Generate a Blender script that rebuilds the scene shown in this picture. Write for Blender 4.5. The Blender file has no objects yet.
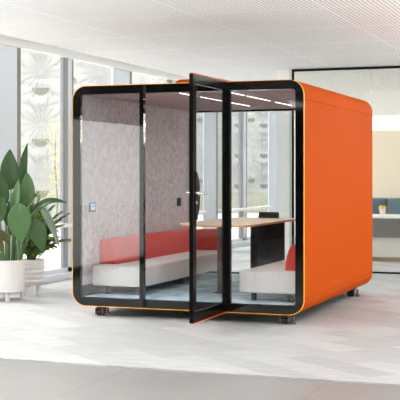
import bpy, bmesh, math, random
from mathutils import Vector, Matrix
random.seed(7)
SC = bpy.context.scene
COL = SC.collection
PI = math.pi

# ------------------------------------------------------------------ camera
FPX = 1116.0
TH = math.atan(418 / FPX)
CAM = Vector((2.792, -10.280, 1.44))
RT = Vector((math.cos(TH), math.sin(TH), 0))
FW = Vector((-math.sin(TH), math.cos(TH), 0))
cd = bpy.data.cameras.new('camera')
cam = bpy.data.objects.new('camera', cd)
COL.objects.link(cam)
cam.location = CAM
cam.rotation_euler = (PI / 2, 0, TH)
cd.sensor_width = 36
cd.lens = FPX / 400 * 36
cd.shift_y = -25 / 400
cd.clip_end = 300
SC.camera = cam

# ------------------------------------------------------------------ world, light, exposure
W = bpy.data.worlds.new('overcast_sky')
SC.world = W
W.use_nodes = True
nt = W.node_tree
nt.nodes.clear()
wo = nt.nodes.new('ShaderNodeOutputWorld')
bg = nt.nodes.new('ShaderNodeBackground')
tc = nt.nodes.new('ShaderNodeTexCoord')
sp = nt.nodes.new('ShaderNodeSeparateXYZ')
cr = nt.nodes.new('ShaderNodeValToRGB')
mr = nt.nodes.new('ShaderNodeMapRange')
mr.inputs['From Min'].default_value = -1
mr.inputs['From Max'].default_value = 1
cr.color_ramp.elements[0].color = (1.0, 1.0, 1.0, 1)
cr.color_ramp.elements[1].color = (0.95, 0.95, 0.95, 1)
nt.links.new(tc.outputs['Generated'], sp.inputs[0])
nt.links.new(sp.outputs['X'], mr.inputs['Value'])
nt.links.new(mr.outputs[0], cr.inputs[0])
nt.links.new(cr.outputs[0], bg.inputs[0])
bg.inputs[1].default_value = 2.7
nt.links.new(bg.outputs[0], wo.inputs[0])
SC.view_settings.view_transform = 'Standard'
SC.view_settings.look = 'None'
SC.view_settings.gamma = 1
SC.view_settings.use_curve_mapping = False
SC.view_settings.exposure = 0.37


def lamp_area(name, loc, sx, sy, power, color, rot=(0, 0, 0)):
    l = bpy.data.lights.new(name, 'AREA')
    l.shape = 'RECTANGLE'
    l.size, l.size_y, l.energy, l.color = sx, sy, power, color
    o = bpy.data.objects.new(name, l)
    COL.objects.link(o)
    o.location = loc
    o.rotation_euler = rot
    return o


sl = bpy.data.lights.new('sun', 'SUN')
sl.energy = 3.0
sl.angle = math.radians(28)
sl.color = (1.0, 0.97, 0.93)
so_ = bpy.data.objects.new('sun', sl)
COL.objects.link(so_)
so_.rotation_euler = Vector((0.70, -0.12, -0.62)).to_track_quat('-Z', 'Y').to_euler()
# added lamps without fixtures, out of view, brightening the ceiling and room
UP = (PI, 0, 0)
lamp_area('added_uplight', (3.0, 2.5, 2.1), 1.0, 9.0, 250, (1, 1, 1), UP)
lamp_area('added_uplight', (0.3, -4.9, 2.5), 4.0, 1.0, 215, (1, 1, 1), UP)
lamp_area('added_uplight', (-3.2, -3.4, 2.45), 2.0, 1.0, 140, (1, 1, 1), UP)
lamp_area('added_rear_light', (-2.9, 9.8, 3.0), 0.8, 8.0, 45, (1, 1, 1))  # added lamp hidden by the pod, lifts the space behind it
tl = bpy.data.lights.new('roof_edge_glow_spot', 'SPOT')  # added yellow spot, unseen, gives the glow on the pod's roof edge
tl.energy, tl.color, tl.spot_size, tl.spot_blend, tl.shadow_soft_size = 45, (1, 0.62, 0.12), math.radians(22), 1.0, 0.05
to = bpy.data.objects.new('roof_edge_glow_spot', tl)
COL.objects.link(to)
to.location = (1.6, 3.0, 2.9)
to.rotation_euler = (Vector((-0.06, 1.75, 2.34)) - Vector(to.location)).to_track_quat('-Z', 'Y').to_euler()
lamp_area('added_uplight', (3.0, 11.0, 2.1), 1.0, 4.0, 300, (1, 0.985, 0.97), UP)  # added uplight, brightens the room behind the partition

# ------------------------------------------------------------------ helpers
def lin(c):
    def f(v):
        v /= 255.0
        return v / 12.92 if v <= 0.04045 else ((v + 0.055) / 1.055) ** 2.4
    return (f(c[0]), f(c[1]), f(c[2]), 1)


def mat(name, rgb, rough=0.5, metal=0.0, spec=0.5, var=None, scale=10.0, bump=0.0, bscale=80.0, coat=0.0, sheen=0.0, emit=0.0):
    m = bpy.data.materials.new(name)
    m.use_nodes = True
    n = m.node_tree
    b = n.nodes['Principled BSDF']
    b.inputs['Base Color'].default_value = lin(rgb)
    b.inputs['Roughness'].default_value = rough
    b.inputs['Metallic'].default_value = metal
    b.inputs['Specular IOR Level'].default_value = spec
    b.inputs['Coat Weight'].default_value = coat
    b.inputs['Sheen Weight'].default_value = sheen
    if emit:
        b.inputs['Emission Color'].default_value = lin(rgb)
        b.inputs['Emission Strength'].default_value = emit
    t = n.nodes.new('ShaderNodeTexCoord')
    if var:
        no = n.nodes.new('ShaderNodeTexNoise')
        no.inputs['Scale'].default_value = scale
        no.inputs['Detail'].default_value = 5
        r = n.nodes.new('ShaderNodeValToRGB')
        r.color_ramp.elements[0].position = 0.35
        r.color_ramp.elements[1].position = 0.65
        r.color_ramp.elements[0].color = lin(rgb)
        r.color_ramp.elements[1].color = lin(var)
        n.links.new(t.outputs['Object'], no.inputs['Vector'])
        n.links.new(no.outputs[0], r.inputs[0])
        n.links.new(r.outputs[0], b.inputs['Base Color'])
    if bump:
        n2 = n.nodes.new('ShaderNodeTexNoise')
        n2.inputs['Scale'].default_value = bscale
        n2.inputs['Detail'].default_value = 3
        bm_ = n.nodes.new('ShaderNodeBump')
        bm_.inputs['Strength'].default_value = bump
        bm_.inputs['Distance'].default_value = 0.01
        n.links.new(t.outputs['Object'], n2.inputs['Vector'])
        n.links.new(n2.outputs[0], bm_.inputs['Height'])
        n.links.new(bm_.outputs[0], b.inputs['Normal'])
    return m


def glass(name, tint=(245, 248, 248), refl=1.0, rough=0.0, ior=1.5):
    m = bpy.data.materials.new(name)
    m.use_nodes = True
    n = m.node_tree
    n.nodes.clear()
    out = n.nodes.new('ShaderNodeOutputMaterial')
    tr = n.nodes.new('ShaderNodeBsdfTransparent')
    tr.inputs[0].default_value = lin(tint)
    gl = n.nodes.new('ShaderNodeBsdfGlossy')
    gl.inputs['Roughness'].default_value = rough
    gl.inputs[0].default_value = (refl, refl, refl, 1)
    fr = n.nodes.new('ShaderNodeFresnel')
    ge = n.nodes.new('ShaderNodeNewGeometry')
    sw_ = n.nodes.new('ShaderNodeMapRange')
    sw_.inputs['To Min'].default_value = ior
    sw_.inputs['To Max'].default_value = 1 / ior
    n.links.new(ge.outputs['Backfacing'], sw_.inputs['Value'])
    n.links.new(sw_.outputs[0], fr.inputs[0])
    mx = n.nodes.new('ShaderNodeMixShader')
    n.links.new(fr.outputs[0], mx.inputs[0])
    n.links.new(tr.outputs[0], mx.inputs[1])
    n.links.new(gl.outputs[0], mx.inputs[2])
    n.links.new(mx.outputs[0], out.inputs[0])
    return m


def bx(bm, x0, x1, y0, y1, z0, z1, bev=0.0, seg=2):
    r = bmesh.ops.create_cube(bm, size=1.0)
    vs = r['verts']
    for v in vs:
        v.co = Vector(((x0 + x1) / 2 + v.co.x * (x1 - x0), (y0 + y1) / 2 + v.co.y * (y1 - y0), (z0 + z1) / 2 + v.co.z * (z1 - z0)))
    if bev > 0:
        es = list({e for v in vs for e in v.link_edges})
        bmesh.ops.bevel(bm, geom=es, offset=bev, segments=seg, profile=0.5, affect='EDGES')
    return bm


def box(*a, **k):
    return bx(bmesh.new(), *a, **k)


def tube(bm, pts, rad, n=12, caps=True):
    """round tube through the points; rad a number or a list"""
    pts = [Vector(p) for p in pts]
    rings = []
    up = Vector((0.13, 0.21, 0.97))
    for i, p in enumerate(pts):
        t = (pts[min(i + 1, len(pts) - 1)] - pts[max(i - 1, 0)]).normalized()
        a = t.cross(up)
        if a.length < 0.05:
            a = t.cross(Vector((1, 0, 0)))
        a.normalize()
        b = t.cross(a)
        r = rad[i] if isinstance(rad, (list, tuple)) else rad
        rings.append([bm.verts.new(p + (a * math.cos(k * 2 * PI / n) + b * math.sin(k * 2 * PI / n)) * r) for k in range(n)])
    for i in range(len(rings) - 1):
        for k in range(n):
            bm.faces.new((rings[i][k], rings[i][(k + 1) % n], rings[i + 1][(k + 1) % n], rings[i + 1][k]))
    if caps:
        bm.faces.new(rings[0][::-1])
        bm.faces.new(rings[-1])
    return bm


def lathe(bm, prof, c=(0, 0, 0), n=40):
    """profile of (radius, z) turned about the vertical axis at c"""
    rings = []
    for r, z in prof:
        if r < 1e-5:
            rings.append([bm.verts.new((c[0], c[1], c[2] + z))])
        else:
            rings.append([bm.verts.new((c[0] + r * math.cos(k * 2 * PI / n), c[1] + r * math.sin(k * 2 * PI / n), c[2] + z)) for k in range(n)])
    for a, b in zip(rings, rings[1:]):
        for k in range(n):
            k2 = (k + 1) % n
            if len(a) == 1 and len(b) == 1:
                continue
            if len(a) == 1:
                bm.faces.new((a[0], b[k2], b[k]))
            elif len(b) == 1:
                bm.faces.new((a[k], a[k2], b[0]))
            else:
                bm.faces.new((a[k], a[k2], b[k2], b[k]))
    return bm


def prism(bm, poly, f0, f1):
    """poly is a list of 2-D points; f0 / f1 turn them into the two end outlines"""
    a = [bm.verts.new(f0(*p)) for p in poly]
    b = [bm.verts.new(f1(*p)) for p in poly]
    n = len(poly)
    bm.faces.new(a[::-1])
    bm.faces.new(b)
    for i in range(n):
        bm.faces.new((a[i], a[(i + 1) % n], b[(i + 1) % n], b[i]))
    return bm


def rrect(x0, x1, z0, z1, r, n=10):
    out = []
    for cx, cz, a0 in ((x1 - r, z1 - r, 0), (x0 + r, z1 - r, 90), (x0 + r, z0 + r, 180), (x1 - r, z0 + r, 270)):
        for k in range(n + 1):
            a = math.radians(a0 + 90.0 * k / n)
            out.append((cx + r * math.cos(a), cz + r * math.sin(a)))
    return out


def ringband(bm, inner, outer, y0, y1):
    """solid band between two matching outlines in the xz plane, from y0 to y1"""
    n = len(inner)
    A = [[bm.verts.new((p[0], y, p[1])) for p in o] for o, y in ((inner, y0), (outer, y0), (outer, y1), (inner, y1))]
    for q in range(4):
        P, Q = A[q], A[(q + 1) % 4]
        for i in range(n):
            j = (i + 1) % n
            bm.faces.new((P[i], P[j], Q[j], Q[i]))
    return bm


WL = {}


def obj(name, bm, m, parent=None, smooth=False, **props):
    bmesh.ops.recalc_face_normals(bm, faces=bm.faces)
    me = bpy.data.meshes.new(name)
    vs = [v.co for v in bm.verts]
    lo = Vector([min(v[i] for v in vs) for i in range(3)])
    hi = Vector([max(v[i] for v in vs) for i in range(3)])
    c = Vector(((lo.x + hi.x) / 2, (lo.y + hi.y) / 2, lo.z))
    for v in bm.verts:
        v.co -= c
    bm.to_mesh(me)
    bm.free()
    me.materials.append(m)
    if smooth:
        for p in me.polygons:
            p.use_smooth = True
        try:
            me.set_sharp_from_angle(angle=math.radians(38))
        except Exception:
            pass
    o = bpy.data.objects.new(name, me)
    COL.objects.link(o)
    WL[o.name] = c
    if parent:
        o.parent = parent
        o.location = c - WL[parent.name]
    else:
        o.location = c
    for k, v in props.items():
        o[k] = v
    return o


def thing(name, loc, label, cat, group=None):
    o = bpy.data.objects.new(name, None)
    o.empty_display_size = 0.1
    COL.objects.link(o)
    o.location = loc
    WL[o.name] = Vector(loc)
    o['label'] = label
    o['category'] = cat
    if group:
        o['group'] = group
    return o


def struct(name, bm, m, parent=None, **k):
    o = obj(name, bm, m, parent, **k)
    if not parent:
        o['kind'] = 'structure'
    return o


def at(px, py, d):
    """a point d metres in front of the camera"""
    return CAM + FW * d + RT * ((px - 200) / FPX * d) + Vector((0, 0, 1)) * (-(py - 175) / FPX * d)


# ------------------------------------------------------------------ materials
M = {}
M['orange'] = mat('orange_lacquer', (186, 74, 2), 0.6, spec=0.03, coat=0.0)
M['seam'] = mat('shadow_gap_in_shell', (150, 52, 2), 0.8, spec=0.0)
M['doorblk'] = mat('satin_black_door_frame', (7, 7, 7), 0.25, spec=0.12)
M['rim'] = mat('orange_rim_highlight', (255, 176, 4), 0.35)  # yellow tone carries the edge highlight of the orange rim
M['black'] = mat('black_painted_glass', (11, 11, 10), 0.04, spec=0.5)
M['blackm'] = mat('black_powder_coat', (9, 9, 9), 0.35, spec=0.2)
M['redtrim'] = mat('orange_red_edge_trim', (235, 80, 25), 0.4)
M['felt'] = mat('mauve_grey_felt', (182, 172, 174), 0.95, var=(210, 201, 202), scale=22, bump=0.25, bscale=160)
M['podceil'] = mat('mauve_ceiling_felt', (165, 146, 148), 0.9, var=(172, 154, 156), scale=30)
M['red'] = mat('coral_red_upholstery', (196, 50, 38), 0.85, var=(204, 55, 43), scale=60, bump=0.15, bscale=300, sheen=0.2)
M['seat'] = mat('light_grey_upholstery', (212, 207, 204), 0.85, var=(220, 215, 212), scale=60, bump=0.15, bscale=300)
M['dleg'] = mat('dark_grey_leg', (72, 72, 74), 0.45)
M['steel'] = mat('brushed_grey_steel', (74, 71, 71), 0.4)
M['oak'] = mat('pale_oak_laminate', (246, 220, 188), 0.5, var=(240, 210, 176), scale=6)
M['oakedge'] = mat('oak_edge_band', (214, 152, 96), 0.5)
M['gblack'] = mat('gloss_black_laminate', (24, 19, 18), 0.12)
M['device'] = mat('matt_black_plastic', (30, 28, 28), 0.5)
M['white'] = mat('white_paint', (236, 235, 232), 0.6)
M['colgrey'] = mat('pale_grey_column_paint', (214, 220, 228), 0.5)
M['alu'] = mat('satin_aluminium', (206, 210, 218), 0.4, metal=0.1)
M['alu_shade'] = mat('shaded_side_aluminium', (150, 151, 156), 0.5)  # darker aluminium copy, shade of the mullions' side faces put into colour
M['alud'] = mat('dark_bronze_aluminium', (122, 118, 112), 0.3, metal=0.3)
M['groove'] = mat('window_gasket', (92, 92, 96), 0.6)
M['caster'] = mat('taupe_cast_metal', (98, 88, 81), 0.55, spec=0.25)
M['casterd'] = mat('caster_rubber', (34, 32, 32), 0.6)
M['chrome'] = mat('polished_nickel', (225, 220, 215), 0.15, metal=1.0)
M['gpod'] = glass('pod_glass', (252, 253, 253), 1.0)
M['gdoor'] = glass('door_glass', (252, 253, 253), 0.3)
M['gwin'] = glass('window_glass', (253, 254, 254), 0.25)
M['pot'] = mat('white_ceramic', (214, 211, 208), 0.45)
M['soil'] = mat('potting_soil', (60, 48, 38), 0.95, var=(40, 32, 26), scale=60)
M['led'] = mat('linear_led_diffuser', (255, 250, 244), 0.5, emit=4.5)
M['cove'] = mat('cove_light_diffuser', (255, 252, 246), 0.5, emit=0.85)
M['darkwall'] = mat('charcoal_wall_panel', (58, 56, 55), 0.8)


def leafmat(name, a, b, back):
    m = bpy.data.materials.new(name)
    m.use_nodes = True
    n = m.node_tree
    p = n.nodes['Principled BSDF']
    t = n.nodes.new('ShaderNodeUVMap')
    w = n.nodes.new('ShaderNodeTexWave')
    w.inputs['Scale'].default_value = 9
    w.inputs['Distortion'].default_value = 1.2
    r = n.nodes.new('ShaderNodeValToRGB')
    r.color_ramp.elements[0].color = lin(a)
    r.color_ramp.elements[1].color = lin(b)
    g = n.nodes.new('ShaderNodeNewGeometry')
    mx = n.nodes.new('ShaderNodeMixRGB')
    mx.inputs[2].default_value = lin(back)
    n.links.new(t.outputs[0], w.inputs[0])
    n.links.new(w.outputs[0], r.inputs[0])
    n.links.new(g.outputs['Backfacing'], mx.inputs[0])
    n.links.new(r.outputs[0], mx.inputs[1])
    n.links.new(mx.outputs[0], p.inputs['Base Color'])
    p.inputs['Roughness'].default_value = 0.42
    p.inputs['Specular IOR Level'].default_value = 0.35
    return m


M['leaf'] = leafmat('paddle_leaf_green', (34, 60, 28), (58, 90, 44), (70, 98, 64))
M['leafm'] = leafmat('paddle_leaf_mid_green', (52, 84, 42), (82, 116, 68), (96, 120, 90))
M['leafb'] = leafmat('olive_brown_leaf', (56, 58, 26), (86, 78, 36), (90, 84, 40))
M['leafg'] = leafmat('silvery_leaf_underside', (92, 108, 88), (128, 142, 126), (120, 132, 116))
M['stem'] = mat('green_leaf_stalk', (78, 108, 62), 0.5)
M['palm'] = leafmat('feathery_palm_green', (48, 68, 24), (130, 146, 62), (84, 104, 42))
M['rib'] = mat('pale_midrib', (140, 160, 104), 0.5)


# ------------------------------------------------------------------ floor materials
def carpet_mat():
    m = bpy.data.materials.new('pale_grey_carpet_planks')
    m.use_nodes = True
    n = m.node_tree
    p = n.nodes['Principled BSDF']
    t = n.nodes.new('ShaderNodeTexCoord')
    mp = n.nodes.new('ShaderNodeMapping')
    mp.inputs['Rotation'].default_value = (0, 0, math.radians(38))
    br = n.nodes.new('ShaderNodeTexBrick')
    br.inputs['Scale'].default_value = 1.0
    br.inputs['Brick Width'].default_value = 1.0
    br.inputs['Row Height'].default_value = 0.27
    br.inputs['Mortar Size'].default_value = 0.0
    br.inputs['Color1'].default_value = lin((165, 166, 166))
    br.inputs['Color2'].default_value = lin((186, 187, 187))
    br.offset = 0.5
    no = n.nodes.new('ShaderNodeTexNoise')
    no.inputs['Scale'].default_value = 5
    no.inputs['Detail'].default_value = 8
    m2 = n.nodes.new('ShaderNodeMapping')
    m2.inputs['Rotation'].default_value = (0, 0, math.radians(38))
    m2.inputs['Scale'].default_value = (0.6, 5, 1)
    r = n.nodes.new('ShaderNodeValToRGB')
    r.color_ramp.elements[0].position = 0.35
    r.color_ramp.elements[1].position = 0.65
    r.color_ramp.elements[0].color = (0.84, 0.84, 0.84, 1)
    r.color_ramp.elements[1].color = (1, 1, 1, 1)
    mu = n.nodes.new('ShaderNodeMixRGB')
    mu.blend_type = 'MULTIPLY'
    mu.inputs[0].default_value = 1
    n.links.new(t.outputs['Object'], mp.inputs[0])
    n.links.new(mp.outputs[0], br.inputs[0])
    n.links.new(t.outputs['Object'], m2.inputs[0])
    n.links.new(m2.outputs[0], no.inputs[0])
    n.links.new(no.outputs[0], r.inputs[0])
    n.links.new(br.outputs[0], mu.inputs[1])
    n.links.new(r.outputs[0], mu.inputs[2])
    n.links.new(mu.outputs[0], p.inputs['Base Color'])
    p.inputs['Roughness'].default_value = 0.55
    p.inputs['Specular IOR Level'].default_value = 0.3
    return m


def gridmat(name, rgb, line, sx, sy, ox, oy, w, rough, var=None, dots=None):
    """base colour, seams every sx by sy metres, and small holes when dots is set"""
    m = mat(name, rgb, rough, var=var, scale=1.3)
    n = m.node_tree
    p = n.nodes['Principled BSDF']
    src = p.inputs['Base Color'].links[0].from_socket if var else None
    g = n.nodes.new('ShaderNodeNewGeometry')
    s = n.nodes.new('ShaderNodeSeparateXYZ')
    n.links.new(g.outputs['Position'], s.inputs[0])

    def node(op, a, b=None, c=None):
        q = n.nodes.new('ShaderNodeMath')
        q.operation = op
        for i, v in enumerate((a, b, c)):
            if v is None:
                continue
            if isinstance(v, (int, float)):
                q.inputs[i].default_value = v
            else:
                n.links.new(v, q.inputs[i])
        return q.outputs[0]

    def cell(o, size, off):
        return node('ABSOLUTE', node('SUBTRACT', node('FRACT', node('DIVIDE', node('SUBTRACT', o, off - 50 * size), size)), 0.5))

    prev = src
    if dots:
        sp_, r_, col = dots
        a = cell(s.outputs['X'], sp_, 0)
        b = cell(s.outputs['Y'], sp_, 0)
        dd = node('SQRT', node('ADD', node('MULTIPLY', a, a), node('MULTIPLY', b, b)))
        k = node('LESS_THAN', dd, r_)
        mx = n.nodes.new('ShaderNodeMixRGB')
        n.links.new(k, mx.inputs[0])
        if prev:
            n.links.new(prev, mx.inputs[1])
        else:
            mx.inputs[1].default_value = lin(rgb)
        mx.inputs[2].default_value = lin(col)
        prev = mx.outputs[0]
    fx = node('GREATER_THAN', cell(s.outputs['X'], sx, ox + sx / 2 - sx / 2), 0.5 - w / sx)
    fy = node('GREATER_THAN', cell(s.outputs['Y'], sy, oy), 0.5 - 0.6 * w / sy)
    k = node('MAXIMUM', fx, fy)
    mx = n.nodes.new('ShaderNodeMixRGB')
    n.links.new(k, mx.inputs[0])
    if prev:
        n.links.new(prev, mx.inputs[1])
    else:
        mx.inputs[1].default_value = lin(rgb)
    mx.inputs[2].default_value = lin(line)
    n.links.new(mx.outputs[0], p.inputs['Base Color'])
    return m


M['carpet'] = carpet_mat()
M['concrete'] = gridmat('warm_grey_stone_tile', (124, 122, 120), (106, 104, 102), 1.525, 3.4, 0.885, -6.0, 0.004, 0.4, var=(131, 129, 127))
M['ceil'] = gridmat('perforated_white_ceiling', (240, 239, 237), (252, 252, 251), 1.35, 1.39, 0.18, 0.08, 0.011, 0.8, dots=(0.045, 0.28, (150, 148, 146)))
M['podfloor'] = mat('mottled_blue_carpet', (140, 188, 212), 0.9, var=(230, 240, 244), scale=4.0, bump=0.2, bscale=200)
M['ground'] = mat('pale_outdoor_paving', (222, 222, 220), 0.8, var=(230, 230, 228), scale=2)

# ================================================================== THE ROOM
XW = -4.443
CZ = 3.03
YC = -2.61            # edge between stone tile and carpet planks
struct('floor', box(XW - 0.35, 9.0, -15.0, 16.0, -0.20, -0.012), M['concrete'])
o = obj('carpet', box(XW + 0.02, 8.9, YC, 15.2, -0.012, 0.0), M['carpet'])
o['kind'] = 'structure'
o.name = 'floor.001'
struct('ceiling', box(-3.74, 9.0, -15.0, 16.0, CZ, CZ + 0.3), M['ceil'])
struct('trim_1', box(XW - 0.12, -3.70, -15.0, 16.0, CZ + 0.25, CZ + 0.40), M['white'])
struct('trim_2', box(XW - 0.03, XW + 0.06, -3.4, 15.3, CZ + 0.045, CZ + 0.25), M['white'])
struct('wall_back', box(XW - 0.1, 9.0, 15.2, 15.4, -0.1, CZ), M['white'])
# wall on the camera side and the far end of the window side, never seen directly
struct('wall_front', box(XW - 0.1, 3.6, -15.2, -15.0, -0.1, CZ), M['darkwall'])
b = bmesh.new()
bx(b, XW - 0.2, XW, -15.0, -7.2, -0.1, CZ + 0.3)
bx(b, XW - 0.2, XW, -7.2, -3.4, 2.25, CZ + 0.3)
bx(b, XW - 0.2, XW, -7.2, -3.4, -0.1, 0.1)
struct('wall_left', b, M['darkwall'])

# ---- columns and mullions of the window side
for i, (y0, y1) in enumerate(((-2.25, -1.62), (1.55, 2.30), (5.26, 5.82), (9.26, 9.87), (13.38, 14.09))):
    struct('trim_%d' % (i + 3), box(XW - 0.02, XW + 0.02, y0, y1, 0.0, CZ + 0.045, bev=0.004), M['colgrey'])
wins = []
ed = [(-1.62, 1.55), (2.30, 5.26), (5.82, 9.26), (9.87, 13.38)]
mul = [None, (3.56, 3.87), (7.46, 7.82), (11.32, 11.76)]
for i, ((y0, y1), mm) in enumerate(zip(ed, mul)):
    r = bpy.data.objects.new('window_%d' % (i + 1), None)
    COL.objects.link(r)
    r.location = (XW, (y0 + y1) / 2, 0)
    WL[r.name] = Vector(r.location)
    r['kind'] = 'structure'
    b = bmesh.new()
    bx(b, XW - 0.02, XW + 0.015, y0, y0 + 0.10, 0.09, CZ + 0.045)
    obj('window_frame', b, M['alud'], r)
    b = bmesh.new()
    bx(b, XW - 0.02, XW + 0.012, y1 - 0.03, y1, 0.09, CZ + 0.045)
    obj('window_frame', b, M['alu'], r)
    b = bmesh.new()
    bx(b, XW - 0.10, XW + 0.12, y0, y1, 0.0, 0.09, bev=0.004)
    bx(b, XW - 0.03, XW + 0.03, y0 + 0.1, y1 - 0.06, 0.09, 0.15)
    obj('window_sill', b, M['alu'], r)
    b = bmesh.new()
    bx(b, XW - 0.005, XW + 0.005, y0 + 0.1, y1 - 0.06, 0.15, CZ + 0.045)
    obj('window_pane', b, M['gwin'], r)
    b = bmesh.new()
    bx(b, XW - 0.02, XW + 0.09, y0 + 0.1, y1 - 0.02, 0.715, 0.765, bev=0.005)
    obj('transom_rail', b, M['white'], r)
    if mm:
        a, c = mm
        q = (c - a)
        b = bmesh.new()
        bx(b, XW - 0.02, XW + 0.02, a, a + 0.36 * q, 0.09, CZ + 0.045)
        obj('mullion', b, M['alu_shade'], r)
        b = bmesh.new()
        bx(b, XW - 0.02, XW + 0.03, a + 0.42 * q, a + 0.80 * q, 0.09, CZ + 0.045)
        obj('mullion', b, M['alu'], r)
        b = bmesh.new()
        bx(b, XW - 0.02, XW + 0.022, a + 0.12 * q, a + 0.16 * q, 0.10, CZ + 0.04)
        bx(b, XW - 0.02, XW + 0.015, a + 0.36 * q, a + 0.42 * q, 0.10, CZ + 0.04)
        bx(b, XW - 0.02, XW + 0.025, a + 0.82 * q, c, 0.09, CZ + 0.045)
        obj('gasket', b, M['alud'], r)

# ---- column beside the glass partition
YP = 5.93
struct('trim_9', box(-2.03, -1.83, YP - 0.05, YP + 0.20, 0.0, CZ), M['white'])

# ================================================================== OUTSIDE
struct('ground', box(-70, XW - 0.36, -40, 70, -0.3, -0.06), M['ground'])


def facade(dist, p0, p1, z1, tile, s, label, seed):
    rnd = random.Random(seed)
    root = thing('building', at((p0 + p1) / 2, 175, dist) - Vector((0, 0, 1.44)), label, 'building')
    L0 = (p0 - 200) / FPX * dist
    L1 = (p1 - 200) / FPX * dist

    def f(u, z, off=0.0):
        return Vector((CAM.x, CAM.y, 0)) + FW * (dist - off) + RT * u + Vector((0, 0, z))
    b = bmesh.new()
    prism(b, [(L0, -0.06), (L1, -0.06), (L1, z1), (L0, z1)], lambda u, z: f(u, z, 0), lambda u, z: f(u, z, -0.6))
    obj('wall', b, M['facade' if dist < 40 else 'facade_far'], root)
    rel = bmesh.new()

    def ray_bar(u, z, a, r0, r1, w):
        d = (math.cos(a), math.sin(a))
        nrm = (-d[1], d[0])
        poly = [(u + d[0] * r0 - nrm[0] * w, z + d[1] * r0 - nrm[1] * w), (u + d[0] * r1 - nrm[0] * w * .3, z + d[1] * r1 - nrm[1] * w * .3),
                (u + d[0] * r1 + nrm[0] * w * .3, z + d[1] * r1 + nrm[1] * w * .3), (u + d[0] * r0 + nrm[0] * w, z + d[1] * r0 + nrm[1] * w)]
        prism(rel, poly, lambda x, y: f(x, y, 0.0), lambda x, y: f(x, y, 0.03))
    nu = int((L1 - L0) / tile[0]) + 2
    nz = int(z1 / tile[1]) + 2
    ou = s[1]
    for i in range(-1, nu):
        for k in range(0, nz):
            u = L0 + i * tile[0] + ou
            z = k * tile[1] + s[2]
            if u - 0.4 < L0 or u + 0.4 > L1 or z > z1 - 0.5:
                continue
            q = s[0]
            for a in range(16):
                an = a * PI / 8 + 0.09
                ray_bar(u, z - 1.04 * q, an, 0.09, (0.80 if a % 2 else 0.55) * q, 0.020 * q)
            for a in range(10):
                ray_bar(u + tile[0] / 2, z - 0.3 * q, a * PI / 5 + .3, 0.10, 0.7 * q, 0.017 * q)
            rx, rz = 0.25 * q, 0.155 * q
            # half bowl opening, its shaded lower half drawn as a flat dark disc
            pts = [(u + rx * math.cos(PI + PI * t / 14), z + 1.45 * rz * math.sin(PI + PI * t / 14)) for t in range(15)]
            obj('opening_surround', prism(bmesh.new(), pts, lambda x, y: f(x, y, 0.0), lambda x, y: f(x, y, 0.02)), M['opening'], root)
            if (i + k) % 2:
                pts = [(u + tile[0] / 2 + 0.8 * rx * math.cos(2 * PI * t / 18), z + .2 * q + 0.8 * rz * math.sin(2 * PI * t / 18)) for t in range(18)]
                obj('opening_surround', prism(bmesh.new(), pts, lambda x, y: f(x, y, 0.0), lambda x, y: f(x, y, 0.02)), M['opening'], root)
            # fan disc
            pts = [(u + rx * math.cos(2 * PI * t / 22), z - .6 * q + rz * math.sin(2 * PI * t / 22)) for t in range(22)]
            for t in range(0, 22, 2):
                x0, z0 = pts[t]
                x1, z1_ = pts[(t + 1) % 22]
                an = math.atan2(z0 - z + .6 * q, x0 - u)
                ray_bar(u, z - .6 * q, an, 0.03, math.hypot(x0 - u, z0 - z + .6 * q), 0.017 * q)
    obj('starburst_relief', rel, M['relief'], root)
    return root


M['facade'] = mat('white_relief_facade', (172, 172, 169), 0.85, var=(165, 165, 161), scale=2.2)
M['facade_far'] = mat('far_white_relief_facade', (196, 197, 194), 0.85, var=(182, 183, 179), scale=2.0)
M['relief'] = mat('shaded_relief_ribs', (165, 165, 161), 0.85)  # ribs tinted darker than the wall, in place of weak relief shading
M['opening'] = mat('sage_shaded_openings', (118, 120, 106), 0.8)
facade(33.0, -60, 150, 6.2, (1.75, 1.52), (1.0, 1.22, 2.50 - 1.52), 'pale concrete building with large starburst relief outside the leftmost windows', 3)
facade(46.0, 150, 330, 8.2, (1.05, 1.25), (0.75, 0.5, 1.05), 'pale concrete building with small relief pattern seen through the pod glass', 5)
M['bark'] = mat('grey_brown_bark', (130, 118, 100), 0.9)
M['pale_leaf'] = mat('pale_yellow_leaves', (190, 186, 110), 0.6)
M['fence'] = mat('weathered_fence_boards', (172, 170, 152), 0.8, var=(158, 157, 138), scale=3)
b = bmesh.new()
for k in range(48):
    u = -1.9 + k * 0.13
    p = Vector((CAM.x, CAM.y, 0)) + FW * 44 + RT * u
    h = 0.72 + 0.02 * ((k * 7) % 3)
    prism(b, [(0, -0.06), (0.12, -0.06), (0.12, h), (0, h)], lambda x, z: p + RT * x + Vector((0, 0, z)), lambda x, z: p + RT * x + FW * 0.03 + Vector((0, 0, z)))
o = obj('fence', b, M['fence'])
o['label'] = 'low weathered board fence outdoors in front of the relief wall'
o['category'] = 'fence'

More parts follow.
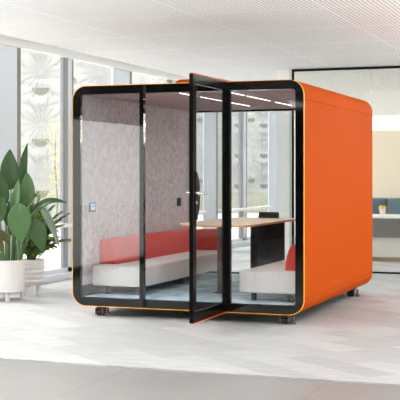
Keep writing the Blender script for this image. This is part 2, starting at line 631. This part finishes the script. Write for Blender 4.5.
# slender young tree with pale yellow foliage outside the left window
tb = at(55, 175, 25)
tb.z = -0.06
yt = thing('young_tree', tb, 'slender young tree with pale yellow foliage outside the left window', 'tree')
b = bmesh.new()
tube(b, [tb, tb + Vector((.05, .03, .9)), tb + Vector((-.03, .05, 1.8)), tb + Vector((.02, 0, 2.5))], [.025, .02, .014, .006], 8)
obj('trunk', b, M['bark'], yt, smooth=True)
b = bmesh.new()
rt_ = random.Random(9)
for k in range(420):
    h = rt_.uniform(.9, 2.75)
    c = tb + Vector((rt_.gauss(0, .13), rt_.gauss(0, .13), h))
    d1 = Vector((rt_.gauss(0, 1), rt_.gauss(0, 1), rt_.gauss(0, 1))).normalized()
    d2 = d1.cross(Vector((rt_.gauss(0, 1), rt_.gauss(0, 1), 1))).normalized()
    vs = [b.verts.new(c + d1 * .028), b.verts.new(c + d2 * .014), b.verts.new(c - d1 * .028), b.verts.new(c - d2 * .014)]
    b.faces.new(vs)
obj('foliage', b, M['pale_leaf'], yt)

# ================================================================== THE POD
PX0, PX1, PD, PZ0, PZ1 = -2.458, 0.0, 3.146, 0.10, 2.353
ZF = 0.19             # inner floor
ZC = 2.262            # inner ceiling
XI0, XI1 = -2.370, -0.088
pod = thing('meeting_pod', ((PX0 + PX1) / 2, PD / 2, 0), 'large orange rounded meeting pod with glass front standing on casters', 'office pod')
N = 12
out = rrect(PX0, PX1, PZ0, PZ1, 0.15, N)
out_s = rrect(PX0 + 0.02, PX1 - 0.02, PZ0 + 0.02, PZ1 - 0.02, 0.13, N)
ins = rrect(XI0, XI1, ZF, ZC, 0.03, N)
obj('shell', ringband(bmesh.new(), out_s, out, 0.012, PD), M['orange'], pod, smooth=True)
for zz in (2.160, 0.256):
    obj('shell_seam', box(PX1 - 0.004, PX1 + 0.0008, 0.012, PD, zz, zz + 0.004), M['seam'], pod)
obj('edge_trim', ringband(bmesh.new(), rrect(PX0 + 0.006, PX1 - 0.006, PZ0 + 0.006, PZ1 - 0.006, 0.144, N), out, -0.006, 0.012), M['rim'], pod, smooth=True)
obj('front_frame', ringband(bmesh.new(), ins, rrect(PX0 + 0.006, PX1 - 0.006, PZ0 + 0.006, PZ1 - 0.006, 0.144, N), -0.004, 0.05), M['black'], pod)
obj('rear_frame', ringband(bmesh.new(), rrect(XI0 + 0.03, XI1 - 0.02, ZF + 0.02, ZC - 0.022, 0.02, N), out_s, PD - 0.04, PD - 0.002), M['blackm'], pod)
obj('inner_wall', box(PX0 + 0.045, XI0, 0.05, PD - 0.04, ZF, ZC), M['felt'], pod)
obj('inner_wall', box(XI1, PX1 - 0.045, 0.05, PD - 0.04, ZF, ZC), M['felt'], pod)
obj('low_dark_strip', box(XI0, XI0 + 0.006, 0.05, PD - 0.04, ZF, ZF + 0.115), M['dleg'], pod)  # thin dark strip along the foot of the left inner wall
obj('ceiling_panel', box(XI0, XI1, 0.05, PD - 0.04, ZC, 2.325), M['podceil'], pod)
obj('carpet_floor', box(XI0, XI1, 0.05, PD - 0.04, 0.125, ZF), M['podfloor'], pod)
obj('rear_glass', box(XI0 + 0.03, XI1 - 0.02, PD - 0.026, PD - 0.018, ZF + 0.02, ZC - 0.022), M['gpod'], pod)
for nm, a, c in (('front_glass', XI0, -1.707), ('front_glass', -0.750, XI1)):
    obj(nm, box(a, c, -0.001, 0.007, ZF, ZC), M['gpod'], pod)
b = bmesh.new()
bx(b, -1.707, -1.663, -0.003, 0.05, ZF, ZC)
obj('door_jamb', b, M['black'], pod)
for za, zb in ((PZ0 + 0.012, ZF), (ZC, PZ1 - 0.012)):
    obj('door_catch', box(-1.663, -1.631, -0.008, 0.0, za, zb), M['blackm'], pod)
b = bmesh.new()
bx(b, -0.788, -0.747, -0.003, 0.05, ZF, ZC)
obj('door_jamb', b, M['blackm'], pod)
b = bmesh.new()
bx(b, -0.829, -0.795, -0.003, 0.03, ZF, ZC)
obj('hinge_post', b, M['blackm'], pod)
# led lines and air slots in the pod ceiling
for x, y0, y1 in ((-0.82, 0.06, 0.66), (-0.82, 0.76, 1.58), (-0.82, 1.78, 2.46), (-1.32, 0.12, 0.60), (-1.32, 0.71, 1.45), (-1.32, 1.62, 2.38)):
    obj('led_strip', box(x - 0.0035, x + 0.0035, y0, y1, ZC - 0.003, ZC + 0.004), M['led'], pod)
for x, y0, y1 in ((-0.55, 0.35, 0.75), (-0.55, 1.35, 1.70)):
    obj('air_slot', box(x - 0.008, x + 0.008, y0, y1, ZC - 0.002, ZC + 0.004), M['dleg'], pod)
for x in (-0.82, -1.32):  # added spots without fixtures under the ceiling, brightening the pod interior
    for y in (0.45, 1.2, 2.2):
        l = bpy.data.lights.new('pod_fill_spot', 'SPOT')
        l.energy, l.spot_size, l.spot_blend, l.shadow_soft_size, l.color = 5.5, math.radians(168), 1.0, 0.0, (1, 0.98, 0.95)
        lo = bpy.data.objects.new('pod_fill_spot', l)
        COL.objects.link(lo)
        lo.location = (x, y, ZC - 0.006)
# touch panel and switch on the left inner wall
tp = obj('touch_panel', box(XI0, XI0 + 0.014, 0.200, 0.335, 1.055, 1.155, bev=0.003), M['dleg'], pod)
scr = bpy.data.materials.new('touch_screen')
scr.use_nodes = True
n = scr.node_tree
p = n.nodes['Principled BSDF']
t = n.nodes.new('ShaderNodeTexCoord')
v = n.nodes.new('ShaderNodeTexNoise')
v.inputs['Scale'].default_value = 30
r = n.nodes.new('ShaderNodeValToRGB')
r.color_ramp.elements[0].position = 0.4
r.color_ramp.elements[0].color = lin((90, 150, 215))
r.color_ramp.elements[1].position = 0.66
r.color_ramp.elements[1].color = lin((215, 220, 150))
n.links.new(t.outputs['Object'], v.inputs[0])
n.links.new(v.outputs[0], r.inputs[0])
n.links.new(r.outputs[0], p.inputs['Base Color'])
n.links.new(r.outputs[0], p.inputs['Emission Color'])
p.inputs['Emission Strength'].default_value = 0.5
obj('screen', box(XI0 + 0.014, XI0 + 0.017, 0.222, 0.313, 1.072, 1.140), scr, tp)
sw = obj('wall_socket', box(XI0, XI0 + 0.012, 2.68, 2.80, 1.05, 1.155, bev=0.003), M['device'], pod)
obj('socket_face', box(XI0 + 0.012, XI0 + 0.015, 2.70, 2.78, 1.07, 1.135), M['blackm'], sw)
obj('neutral_bounce_roof', box(PX0 + 0.16, PX1 - 0.16, 0.10, PD - 0.06, PZ1 - 0.01, PZ1 + 0.003), M['white'], pod)  # added white sheet over the orange roof, keeps its bounce neutral
obj('neutral_bounce_side', box(PX0 - 0.004, PX0 + 0.002, 0.05, PD - 0.05, PZ0 + 0.17, PZ1 - 0.17), M['white'], pod)  # added white sheet on the unseen left side, stops orange bounce
obj('underside_shade_sheet', box(PX0 + 0.16, PX1 - 0.13, 0.05, PD - 0.05, PZ0 - 0.004, PZ0 + 0.006), M['blackm'], pod)  # added black sheet, deepens the shade under the pod
# vent housing on the roof
obj('roof_vent', box(-1.47, -0.95, 0.35, 0.95, PZ1 - 0.03, PZ1 + 0.068, bev=0.047, seg=5), M['orange'], pod, smooth=True)
# casters
for cx_, cy_ in ((-2.16, 0.09), (-0.205, 0.12), (-0.16, 2.76), (-2.16, 2.76)):
    b = bmesh.new()
    bx(b, cx_ - 0.045, cx_ + 0.045, cy_ - 0.045, cy_ + 0.045, 0.086, 0.104, bev=0.003)
    tube(b, [(cx_, cy_, 0.05), (cx_, cy_, 0.09)], 0.018, 12)
    bx(b, cx_ - 0.060, cx_ - 0.050, cy_ - 0.05, cy_ + 0.03, 0.015, 0.080, bev=0.003)
    bx(b, cx_ + 0.020, cx_ + 0.030, cy_ - 0.05, cy_ + 0.03, 0.015, 0.080, bev=0.003)
    bx(b, cx_ - 0.055, cx_ + 0.03, cy_ - 0.02, cy_ + 0.03, 0.066, 0.084, bev=0.003)
    c = obj('caster', b, M['caster'], pod)
    b = bmesh.new()
    tube(b, [(cx_ - 0.048, cy_ - 0.01, 0.033), (cx_ + 0.018, cy_ - 0.01, 0.033)], 0.033, 24)
    obj('wheel', b, M['casterd'], c, smooth=True)
    b = bmesh.new()
    lathe(b, [(0.0, 0.0), (0.026, 0.0), (0.028, 0.014), (0.024, 0.028), (0.013, 0.034), (0.013, 0.085), (0.0, 0.085)], (cx_ + 0.062, cy_ - 0.005, 0), 20)
    obj('levelling_foot', b, M['caster'], c, smooth=True)

# door leaf, open at a right angle towards the camera side
DX0, DX1, DY0, DY1 = -0.805, -0.768, -0.952, -0.006
b = bmesh.new()
bx(b, DX0, DX1, DY0, DY0 + 0.085, 0.112, 2.349)
bx(b, DX0, DX1, DY1 - 0.03, DY1, 0.112, 2.349)
bx(b, DX0, DX1, DY0 + 0.085, DY1 - 0.03, 2.262, 2.349)
bx(b, DX0, DX1, DY0 + 0.085, DY1 - 0.03, 0.112, 0.205)
door = obj('door', b, M['doorblk'], pod)
obj('door_glass', box(-0.792, -0.784, DY0 + 0.085, DY1 - 0.03, 0.205, 2.262), M['gdoor'], door)
for za in (2.349, 0.104):
    obj('door_edge_trim', box(DX0 + 0.004, DX1 + 0.002, DY0 + 0.006, DY1, za, za + 0.008), M['redtrim'], door)
# long curved grip plate
prof = [(0.088, 0.0), (0.112, 0.05), (0.150, 0.12), (0.158, 0.24), (0.152, 0.32), (0.120, 0.38), (0.088, 0.44), (0.05, 0.44), (0.05, 0.0)]
b = bmesh.new()
prism(b, prof, lambda y, z: Vector((DX0 - 0.006, DY0 + y, 1.03 + z)), lambda y, z: Vector((DX1 + 0.008, DY0 + y, 1.03 + z)))
obj('grip_plate', b, M['blackm'], door)
b = bmesh.new()
tube(b, [(DX1 + 0.006, DY0 + 0.055, 1.275), (DX1 + 0.035, DY0 + 0.055, 1.275)], 0.022, 20)
tube(b, [(DX1 + 0.035, DY0 + 0.055, 1.275), (DX1 + 0.050, DY0 + 0.08, 1.275), (DX1 + 0.055, DY0 + 0.19, 1.272)], 0.008, 12)
tube(b, [(DX0 - 0.004, DY0 + 0.055, 1.275), (DX0 - 0.04, DY0 + 0.055, 1.275)], 0.018, 20)
tube(b, [(DX0 - 0.04, DY0 + 0.055, 1.275), (DX0 - 0.05, DY0 + 0.08, 1.275), (DX0 - 0.05, DY0 + 0.19, 1.272)], 0.008, 12)
obj('lever_handle', b, M['chrome'], door, smooth=True)
b = bmesh.new()
tube(b, [(DX1 + 0.006, DY0 + 0.055, 1.19), (DX1 + 0.016, DY0 + 0.055, 1.19)], 0.016, 20)
obj('lock_cylinder', b, M['chrome'], door, smooth=True)


# ================================================================== SOFAS
def sofa(name, xw, side, y0, y1, label, end):
    """xw: wall plane, side +1 when the seat reaches towards +x"""
    root = thing(name, (xw + side * 0.3, (y0 + y1) / 2, ZF), label, 'sofa')
    xa, xb = sorted((xw + side * 0.008, xw + side * (0.600 if side > 0 else 0.612)))
    obj('seat', box(xa, xb, y0, y1, 0.284, 0.497, bev=0.022, seg=4), M['seat'], root, smooth=True)
    pf = [(0.008, 0.497), (0.200, 0.497), (0.193, 0.56), (0.178, 0.64), (0.160, 0.70), (0.138, 0.738), (0.105, 0.757), (0.06, 0.760), (0.02, 0.758), (0.009, 0.745)]
    b = bmesh.new()
    prism(b, [(xw + side * q, z) for q, z in pf], lambda x, z: Vector((x, y0 + 0.19, z)), lambda x, z: Vector((x, y1 - 0.01, z)))
    es = [e for e in b.edges if all(abs(v.co.y - (y0 + 0.19)) < 1e-5 for v in e.verts)]
    bmesh.ops.bevel(b, geom=es, offset=0.012, segments=3, profile=0.5, affect='EDGES')
    if end:
        xs = sorted((xw + side * 0.19, xw + side * 0.515))
        bx(b, xs[0], xs[1], y1 - 0.20, y1 - 0.01, 0.497, 0.757, bev=0.02, seg=3)
    obj('backrest', b, M['red'], root, smooth=True)
    for lx in (xw + side * (0.128 if side > 0 else 0.149), xw + side * (0.47 if side > 0 else 0.529)):
        for ly in (y0 + (0.145 if side > 0 else 0.23), (y0 + y1) / 2, y1 - 0.13):
            b = bmesh.new()
            tube(b, [(lx, ly, ZF), (lx, ly, 0.286)], [0.026, 0.028], 20)
            obj('leg', b, M['dleg'], root, smooth=True)
    return root


sofa('bench_sofa', XI0, 1, 0.25, 3.06, 'long bench sofa with coral backrest against the mauve felt wall', True)
sofa('bench_sofa', XI1, -1, 0.13, 2.95, 'bench sofa behind the right front glass, mostly hidden by the black frame', False)

# ================================================================== TABLE
TZ = 0.93
tab = thing('meeting_table', (-1.07, 1.4, ZF), 'pale oak topped meeting table between the two sofas', 'table')


def tabletop(z0, z1, g):
    pts = []
    x0, x1, y0, y1 = -1.55 - g, -0.72 + g, 0.46 - g, 2.52 + g
    for cx_, cy_, a0, rr in ((x1 - .10, y1 - .10, 0, .10), (x0 + .22, y1 - .22, 90, .22), (x0 + .30, y0 + .30, 180, .30), (x1 - .09, y0 + .09, 270, .09)):
        for k in range(9):
            a = math.radians(a0 + 90 * k / 8)
            pts.append((cx_ + (rr) * math.cos(a), cy_ + rr * math.sin(a)))
    return prism(bmesh.new(), pts, lambda x, y: Vector((x, y, z0)), lambda x, y: Vector((x, y, z1)))


top = obj('tabletop', tabletop(TZ - 0.020, TZ, 0.0), M['oak'], tab)
obj('edge_band', tabletop(TZ - 0.022, TZ - 0.003, 0.0015), M['oakedge'], top)
b = bmesh.new()
tube(b, [(-1.165, 0.88, ZF + 0.012), (-1.165, 0.88, TZ - 0.022)], 0.027, 24)
lg = obj('leg', b, M['steel'], tab, smooth=True)
b = bmesh.new()
lathe(b, [(0, 0), (0.062, 0), (0.064, 0.006), (0.05, 0.012), (0, 0.014)], (-1.165, 0.88, ZF), 32)
obj('foot_plate', b, M['dleg'], lg, smooth=True)
obj('end_panel', box(-1.245, -0.835, 2.18, 2.22, ZF, TZ - 0.022, bev=0.002), M['gblack'], tab)

b = bmesh.new()
prism(b, [(2.36, TZ), (2.46, TZ), (2.46, TZ + 0.066), (2.385, TZ + 0.072), (2.37, TZ + 0.045)], lambda y, z: Vector((-1.205, y, z)), lambda y, z: Vector((-0.975, y, z)))
bmesh.ops.bevel(b, geom=list(b.edges), offset=0.006, segments=2, profile=0.5, affect='EDGES')
hub = obj('conference_speaker', b, M['device'], smooth=True)
hub['label'] = 'black wedge-shaped conference device on the far end of the oak table'
hub['category'] = 'speaker'
b = bmesh.new()
bx(b, -1.195, -0.985, 2.3615, 2.366, TZ + 0.008, TZ + 0.038)
obj('speaker_grille', b, M['gblack'], hub)


# ================================================================== PLANTS
def blade(pts, width, face, name, m, parent, fold=0.18, nv=8, nu=18, wave=0.0, shape=0.75):
    """a broad leaf along a curve through pts, its upper side turned to the direction face"""
    P = [Vector(p) for p in pts]

    def cur(t):
        if len(P) == 2:
            return P[0].lerp(P[1], t)
        a = P[0].lerp(P[1], t)
        c = P[1].lerp(P[2], t)
        return a.lerp(c, t)
    b = bmesh.new()
    uvl = b.loops.layers.uv.new('UVMap')
    g = []
    face = Vector(face).normalized()
    for i in range(nu + 1):
        t = i / nu
        c = cur(t)
        tg = (cur(min(t + .02, 1)) - cur(max(t - .02, 0))).normalized()
        s = tg.cross(face).normalized()
        nn = s.cross(tg).normalized()
        w = width * 0.5 * (math.sin(PI * min(1, t ** shape * 0.985 + 0.012)) ** 0.85)
        row = []
        for k in range(nv + 1):
            q = k / nv * 2 - 1
            off = s * (q * w) + nn * (abs(q) * w * fold * 1.6 + wave * math.sin(t * 17 + q * 2) * w * abs(q))
            row.append(b.verts.new(c + off))
        g.append(row)
    for i in range(nu):
        for k in range(nv):
            f = b.faces.new((g[i][k], g[i][k + 1], g[i + 1][k + 1], g[i + 1][k]))
            for lp, (uu, vv) in zip(f.loops, ((k, i), (k + 1, i), (k + 1, i + 1), (k, i + 1))):
                q = abs(uu / nv * 2 - 1)
                lp[uvl].uv = (vv / nu * 1.6 - q * 0.25, q * 0.4)
    me_o = obj(name, b, m, parent, smooth=True)
    so = me_o.modifiers.new('thickness', 'SOLIDIFY')
    so.thickness = 0.0025
    rb = bmesh.new()
    tube(rb, [cur(t / 10) - face * 0.001 for t in range(11)], [0.005 * (1 - 0.085 * t) for t in range(11)], 6)
    obj('midrib', rb, M['rib'], me_o, smooth=True)
    return me_o


D1 = 12.85
base1 = at(6, 299, D1)
base1.z = 0
DF = -FW
pl = thing('potted_strelitzia', base1, 'large paddle-leaved plant in a plain white pot at the left edge', 'potted plant')
b = bmesh.new()
R1 = 0.212
lathe(b, [(0, .115), (R1 - .02, .115), (R1, .13), (R1, .462), (R1 - .006, .468), (R1 - .018, .462), (R1 - .018, .42), (0, .42)], base1, 56)
obj('pot', b, M['pot'], pl, smooth=True)
b = bmesh.new()
lathe(b, [(0, .425), (R1 - .02, .425), (R1 - .02, .40), (0, .40)], base1, 32)
obj('soil', b, M['soil'], pl)
b = bmesh.new()
lathe(b, [(R1 + .012, .11), (R1 + .012, .135), (R1 + .001, .135), (R1 + .001, .11), (R1 + .012, .11)], base1, 48)
for k in range(4):
    a = k * PI / 2 + 0.62
    x, y = base1.x + (R1 - .03) * math.cos(a), base1.y + (R1 - .03) * math.sin(a)
    bx(b, x - .018, x + .018, y - .018, y + .018, 0.0, 0.125, bev=.003)
tube(b, [(base1.x + (R1 - .03) * math.cos(.62), base1.y + (R1 - .03) * math.sin(.62), .02), (base1.x - (R1 - .03) * math.cos(.62), base1.y - (R1 - .03) * math.sin(.62), .02)], .008, 8)
tube(b, [(base1.x + (R1 - .03) * math.cos(.62 + PI / 2), base1.y + (R1 - .03) * math.sin(.62 + PI / 2), .02), (base1.x - (R1 - .03) * math.cos(.62 + PI / 2), base1.y - (R1 - .03) * math.sin(.62 + PI / 2), .02)], .008, 8)
obj('pot_stand', b, M['pot'], pl)


def pleaf(bs, ct, tp, wpx, m, dd=0.0, face=None, stem=None, fold=0.16, wave=0.03):
    """leaf given by three points of its midrib, with its stalk back to the pot"""
    d = D1 + dd
    pts = [at(bs[0], bs[1], d), at(ct[0], ct[1], d - 0.03), at(tp[0], tp[1], d - 0.02)]
    fc = face if face else (DF + Vector((0, 0, 0.35)))
    lf = blade(pts, wpx / FPX * d, fc, 'leaf', M[m], pl, fold=fold, wave=wave)
    sx = stem if stem is not None else 10
    p0 = at(sx, 262, D1 + 0.4 * dd)
    p0.z = 0.41
    mid = p0.lerp(pts[0], 0.55) + Vector((0, 0, 0.03))
    mid.x = p0.x * 0.65 + pts[0].x * 0.35
    mid.y = p0.y * 0.6 + pts[0].y * 0.4
    q = []
    for k in range(9):
        t = k / 8
        q.append(p0.lerp(mid, t).lerp(mid.lerp(pts[0], t), t))
    b = bmesh.new()
    tube(b, q, [0.016 - 0.008 * k / 8 for k in range(9)], 8)
    obj('stalk', b, M['stem'], pl, smooth=True)


V = Vector
pleaf((11, 190), (9, 168), (10, 149), 19, 'leaf', 0.04, stem=9)
pleaf((21, 192), (20, 168), (27.5, 143), 11, 'leaf', 0.0, face=DF + RT * 0.9, stem=13)
pleaf((6, 205), (3, 185), (-4, 168), 12, 'leaf', 0.0, stem=6)
pleaf((24, 206), (29, 190), (27, 172), 17, 'leafm', -0.05, stem=15)
pleaf((14, 214), (17, 196), (19, 179), 12, 'leafm', -0.10, face=DF - RT * 0.6, stem=12)
pleaf((22, 209), (28, 196), (37.5, 194), 8, 'leafb', 0.05, face=DF - RT * .2 - V((0, 0, .8)), stem=17)
pleaf((20, 203), (19, 224), (21, 244), 24, 'leafm', -0.22, stem=18, fold=0.10)
pleaf((31, 216), (44, 196), (67, 203), 11, 'leaf', -0.04, face=DF + V((0, 0, 1.2)), stem=19)
pleaf((40, 206), (50, 215), (60, 249), 9, 'leafg', -0.08, face=DF - RT * 0.4, stem=20)
pleaf((27, 222), (38, 226), (43, 254), 21, 'leaf', -0.12, face=DF + V((0, 0, .5)) + RT * .2, stem=20)
pleaf((0, 222), (-2, 205), (5, 196), 16, 'leaf', -0.16, stem=4)
pleaf((8, 226), (12, 214), (9, 201), 13, 'leaf', -0.05, stem=8)
pleaf((-8, 236), (3, 228), (10, 246), 11, 'leafb', -0.24, face=DF - V((0, 0, .4)), stem=2)
pleaf((-6, 240), (0, 244), (3, 252), 10, 'leafb', -0.26, stem=0)
pleaf((-2, 200), (-10, 180), (-16, 165), 15, 'leaf', 0.1, stem=2)
pleaf((-8, 214), (-20, 205), (-34, 214), 14, 'leafm', 0.0, face=DF + V((0, 0, 1)), stem=-2)
pleaf((18, 240), (14, 226), (16, 214), 12, 'leaf', 0.16, stem=14)
pleaf((31, 236), (31, 222), (26, 210), 12, 'leaf', 0.14, stem=19)

D2 = 13.3
base2 = at(31.5, 297, D2)
base2.z = 0
pm = thing('potted_palm', base2, 'feathery yellow-green palm in a ribbed white pot beside the larger plant', 'potted plant')
b = bmesh.new()
pr = [(0, .125), (.10, .125), (.125, .150)]
z = .150
for k in range(5):
    pr += [(.138 + .004 * min(k, 2), z + .012), (.148 + .004 * min(k, 2), z + .028), (.146 + .004 * min(k, 2), z + .045), (.136 + .004 * min(k, 2), z + .053)]
    z += .055
pr += [(.148, z + .008), (.146, z + .014), (.134, z + .012), (.134, z - .03), (0, z - .03)]
pr = [(r * 1.05 if r < .2 else r, q) for r, q in pr]
lathe(b, pr, base2, 48)
obj('pot', b, M['pot'], pm, smooth=True)
ZT2 = z - 0.028
b = bmesh.new()
lathe(b, [(0, ZT2 + .004), (.135, ZT2 + .004), (.135, ZT2 - .01), (0, ZT2 - .01)], base2, 32)
obj('soil', b, M['soil'], pm)
for k in range(3):
    a = k * 2 * PI / 3 - 0.9
    x, y = base2.x + .105 * math.cos(a), base2.y + .105 * math.sin(a)
    obj('foot', box(x - .020, x + .020, y - .020, y + .020, 0.0, 0.135, bev=.003), M['pot'], pm)



def frond(tp, dd, lean, seed, ll=0.13):
    rnd = random.Random(seed)
    p0 = V((base2.x + rnd.uniform(-.05, .05), base2.y + rnd.uniform(-.05, .05), ZT2))
    p2 = at(tp[0], tp[1], D2 + dd)
    p1 = p0.lerp(p2, 0.5) + V((0, 0, lean))
    p1.x = p0.x * .7 + p2.x * .3
    p1.y = p0.y * .7 + p2.y * .3
    b = bmesh.new()
    uvl = b.loops.layers.uv.new('UVMap')

    def cu(t):
        return p0.lerp(p1, t).lerp(p1.lerp(p2, t), t)
    tube(b, [cu(k / 12) for k in range(13)], [.006 - .0004 * k for k in range(13)], 6)
    n = 34
    for k in range(4, n + 1):
        t = k / n
        c = cu(t)
        tg = (cu(min(t + .02, 1)) - cu(t - .02)).normalized()
        sd = tg.cross(V((0, 0, 1)))
        if sd.length < .05:
            sd = RT.copy()
        sd.normalize()
        L = ll * (0.55 + 0.6 * math.sin(PI * t ** .8))
        for s in (-1, 1):
            d = (tg * rnd.uniform(.75, 1.0) + sd * s * rnd.uniform(.5, .9) + V((0, 0, rnd.uniform(-.15, .25)))).normalized()
            e = c + d * L + V((0, 0, -.03 * rnd.random()))
            m_ = c + d * L * .5 + V((0, 0, .012))
            wv = d.cross(DF + V((0, 0, .5))).normalized() * 0.0075
            vs = [b.verts.new(q) for q in (c, m_ + wv, e, m_ - wv)]
            f = b.faces.new(vs)
            u = rnd.random()
            for lp in f.loops:
                lp[uvl].uv = (u, u)
    obj('frond', b, M['palm'], pm)


tips = [((39, 222), .0), ((57, 238), .05), ((62, 226), .0), ((30, 246), -.2), ((45, 250), -.25), ((52, 240), -.1), ((26, 230), .0), ((48, 212), -.05), ((44, 204), .1), ((36, 196), .05), ((52, 208), .0), ((60, 214), -.05), ((67, 241), -.1), ((66, 216), .1), ((28, 204), .1), ((48, 222), -.15), ((54, 232), .15),
        ((24, 222), .1), ((40, 216), -.2), ((33, 224), -.22), ((46, 238), -.2), ((28, 236), -.2), ((50, 248), .05), ((38, 240), -.25), ((42, 230), .2), ((56, 222), .2), ((34, 212), .2)]
rx_ = random.Random(21)
for k in range(16):
    tips.append(((27 + 26 * rx_.random(), 208 + 44 * rx_.random()), rx_.uniform(-.22, .22)))
for i, (tp_, dd) in enumerate(tips):
    frond(tp_, dd, 0.10 + 0.02 * (i % 3), i + 11, ll=0.15 if i > 6 else .12)

# ================================================================== GLASS PARTITION AND THE ROOM BEHIND IT
def frosted():
    m = bpy.data.materials.new('softly_frosted_glass')
    m.use_nodes = True
    n = m.node_tree
    n.nodes.clear()
    out_ = n.nodes.new('ShaderNodeOutputMaterial')
    rf = n.nodes.new('ShaderNodeBsdfRefraction')
    rf.inputs['IOR'].default_value = 1.0001
    rf.inputs['Roughness'].default_value = 0.0
    g_ = n.nodes.new('ShaderNodeBsdfGlass')
    g_.inputs['IOR'].default_value = 1.1
    g_.inputs['Roughness'].default_value = 0.11
    g_.inputs[0].default_value = lin((252, 252, 250))
    n.links.new(g_.outputs[0], out_.inputs[0])
    return m


M['frost'] = frosted()
part = thing('glass_partition', (2.0, YP, 0), 'black-framed glass partition to the right behind the orange pod', 'partition')
PXL, PXR, PTOP = -1.80, 6.0, 3.022
b = bmesh.new()
bx(b, PXL, PXR, YP - 0.02, YP + 0.02, PTOP - 0.03, PTOP + 0.006)
obj('top_rail', b, M['blackm'], part)
obj('bottom_rail', box(PXL, PXR, YP - 0.02, YP + 0.02, 0.0, 0.025), M['blackm'], part)
obj('post', box(PXL, PXL + 0.032, YP - 0.02, YP + 0.02, 0.025, PTOP - 0.03), M['blackm'], part)
x = PXL + 0.035
for xe in (-0.60, 0.9, 2.4, 3.9, 5.4):
    obj('glass_pane', box(x, xe, YP - 0.004, YP + 0.004, 0.025, PTOP - 0.03), M['frost'], part)
    x = xe + 0.006

YB = 10.6
M['beige'] = mat('warm_beige_wall', (238, 226, 204), 0.8)
M['brown'] = mat('brown_plinth', (140, 120, 92), 0.7)
M['teal'] = mat('teal_upholstery', (78, 104, 116), 0.8)
M['tealb'] = mat('pale_teal_upholstery', (98, 120, 130), 0.8)
M['countg'] = mat('mid_grey_laminate', (112, 110, 108), 0.6)
M['countw'] = mat('light_grey_laminate', (206, 202, 197), 0.6)
b = box(-1.70, 6.0, YB, YB + 0.15, 0.0, 2.28)
struct('wall_right', b, M['beige'])
struct('trim_10', box(-1.70, 6.0, YB - 0.1, YB + 0.15, 2.55, CZ), M['white'])
cv = obj('cove_light', box(-1.69, 3.0, YB + 0.02, YB + 0.10, 2.29, 2.54), M['cove'])
cv['label'] = 'long bright cove light along the top of the beige wall'
cv['category'] = 'ceiling light'
ctr = thing('service_counter', (1.5, 8.7, 0), 'grey fronted counter behind the frosted glass partition', 'counter')
CY = 8.2
obj('worktop', box(-1.6, 4.2, CY - 0.02, CY + 0.62, 0.72, 0.765, bev=.003), M['white'], ctr)
obj('front_panel', box(-1.58, 4.18, CY, CY + 0.03, 0.40, 0.72), M['countg'], ctr)
obj('lower_panel', box(-1.58, 4.18, CY + 0.05, CY + 0.60, 0.07, 0.72), M['countw'], ctr)
obj('plinth', box(-1.58, 4.18, CY + 0.04, CY + 0.58, 0.0, 0.07), M['brown'], ctr)
sb = thing('banquette', (1.0, 9.6, 0), 'teal upholstered banquette behind the grey counter', 'banquette')
obj('seat', box(-1.65, 4.2, 9.35, 9.95, 0.0, 0.45, bev=.02), M['teal'], sb)
for k, (a, c) in enumerate(((-1.65, -1.16), (-1.14, 1.3), (1.32, 2.7), (2.72, 4.2))):
    obj('back_cushion', box(a, c, 9.90, 10.05, 0.45, 1.02, bev=.02), M['teal'] if k % 2 == 0 else M['tealb'], sb)
# flower pot on the counter
fp = at(384.5, 213, 18.95)
fp = V((fp.x, CY + 0.2, 0.765))
sc_ = (YB, 0)
fl = thing('flower_pot', fp, 'small pale pink pot of yellow flowers on the grey counter', 'flower pot')
M['pink'] = mat('pale_pink_ceramic', (226, 205, 200), 0.5)
M['yellow'] = mat('yellow_petals', (236, 204, 92), 0.7)
b = bmesh.new()
lathe(b, [(0, 0), (.040, 0), (.056, .105), (.052, .110), (.044, .10), (0, .095)], fp, 28)
obj('pot', b, M['pink'], fl, smooth=True)
b = bmesh.new()
rn = random.Random(4)
for k in range(26):
    a, rr = rn.uniform(0, 2 * PI), .055 * math.sqrt(rn.random())
    c = fp + V((rr * math.cos(a), rr * math.sin(a), .115 + rn.uniform(0, .035)))
    bmesh.ops.create_icosphere(b, subdivisions=1, radius=.018, matrix=Matrix.Translation(c))
obj('flowers', b, M['yellow'], fl, smooth=True)
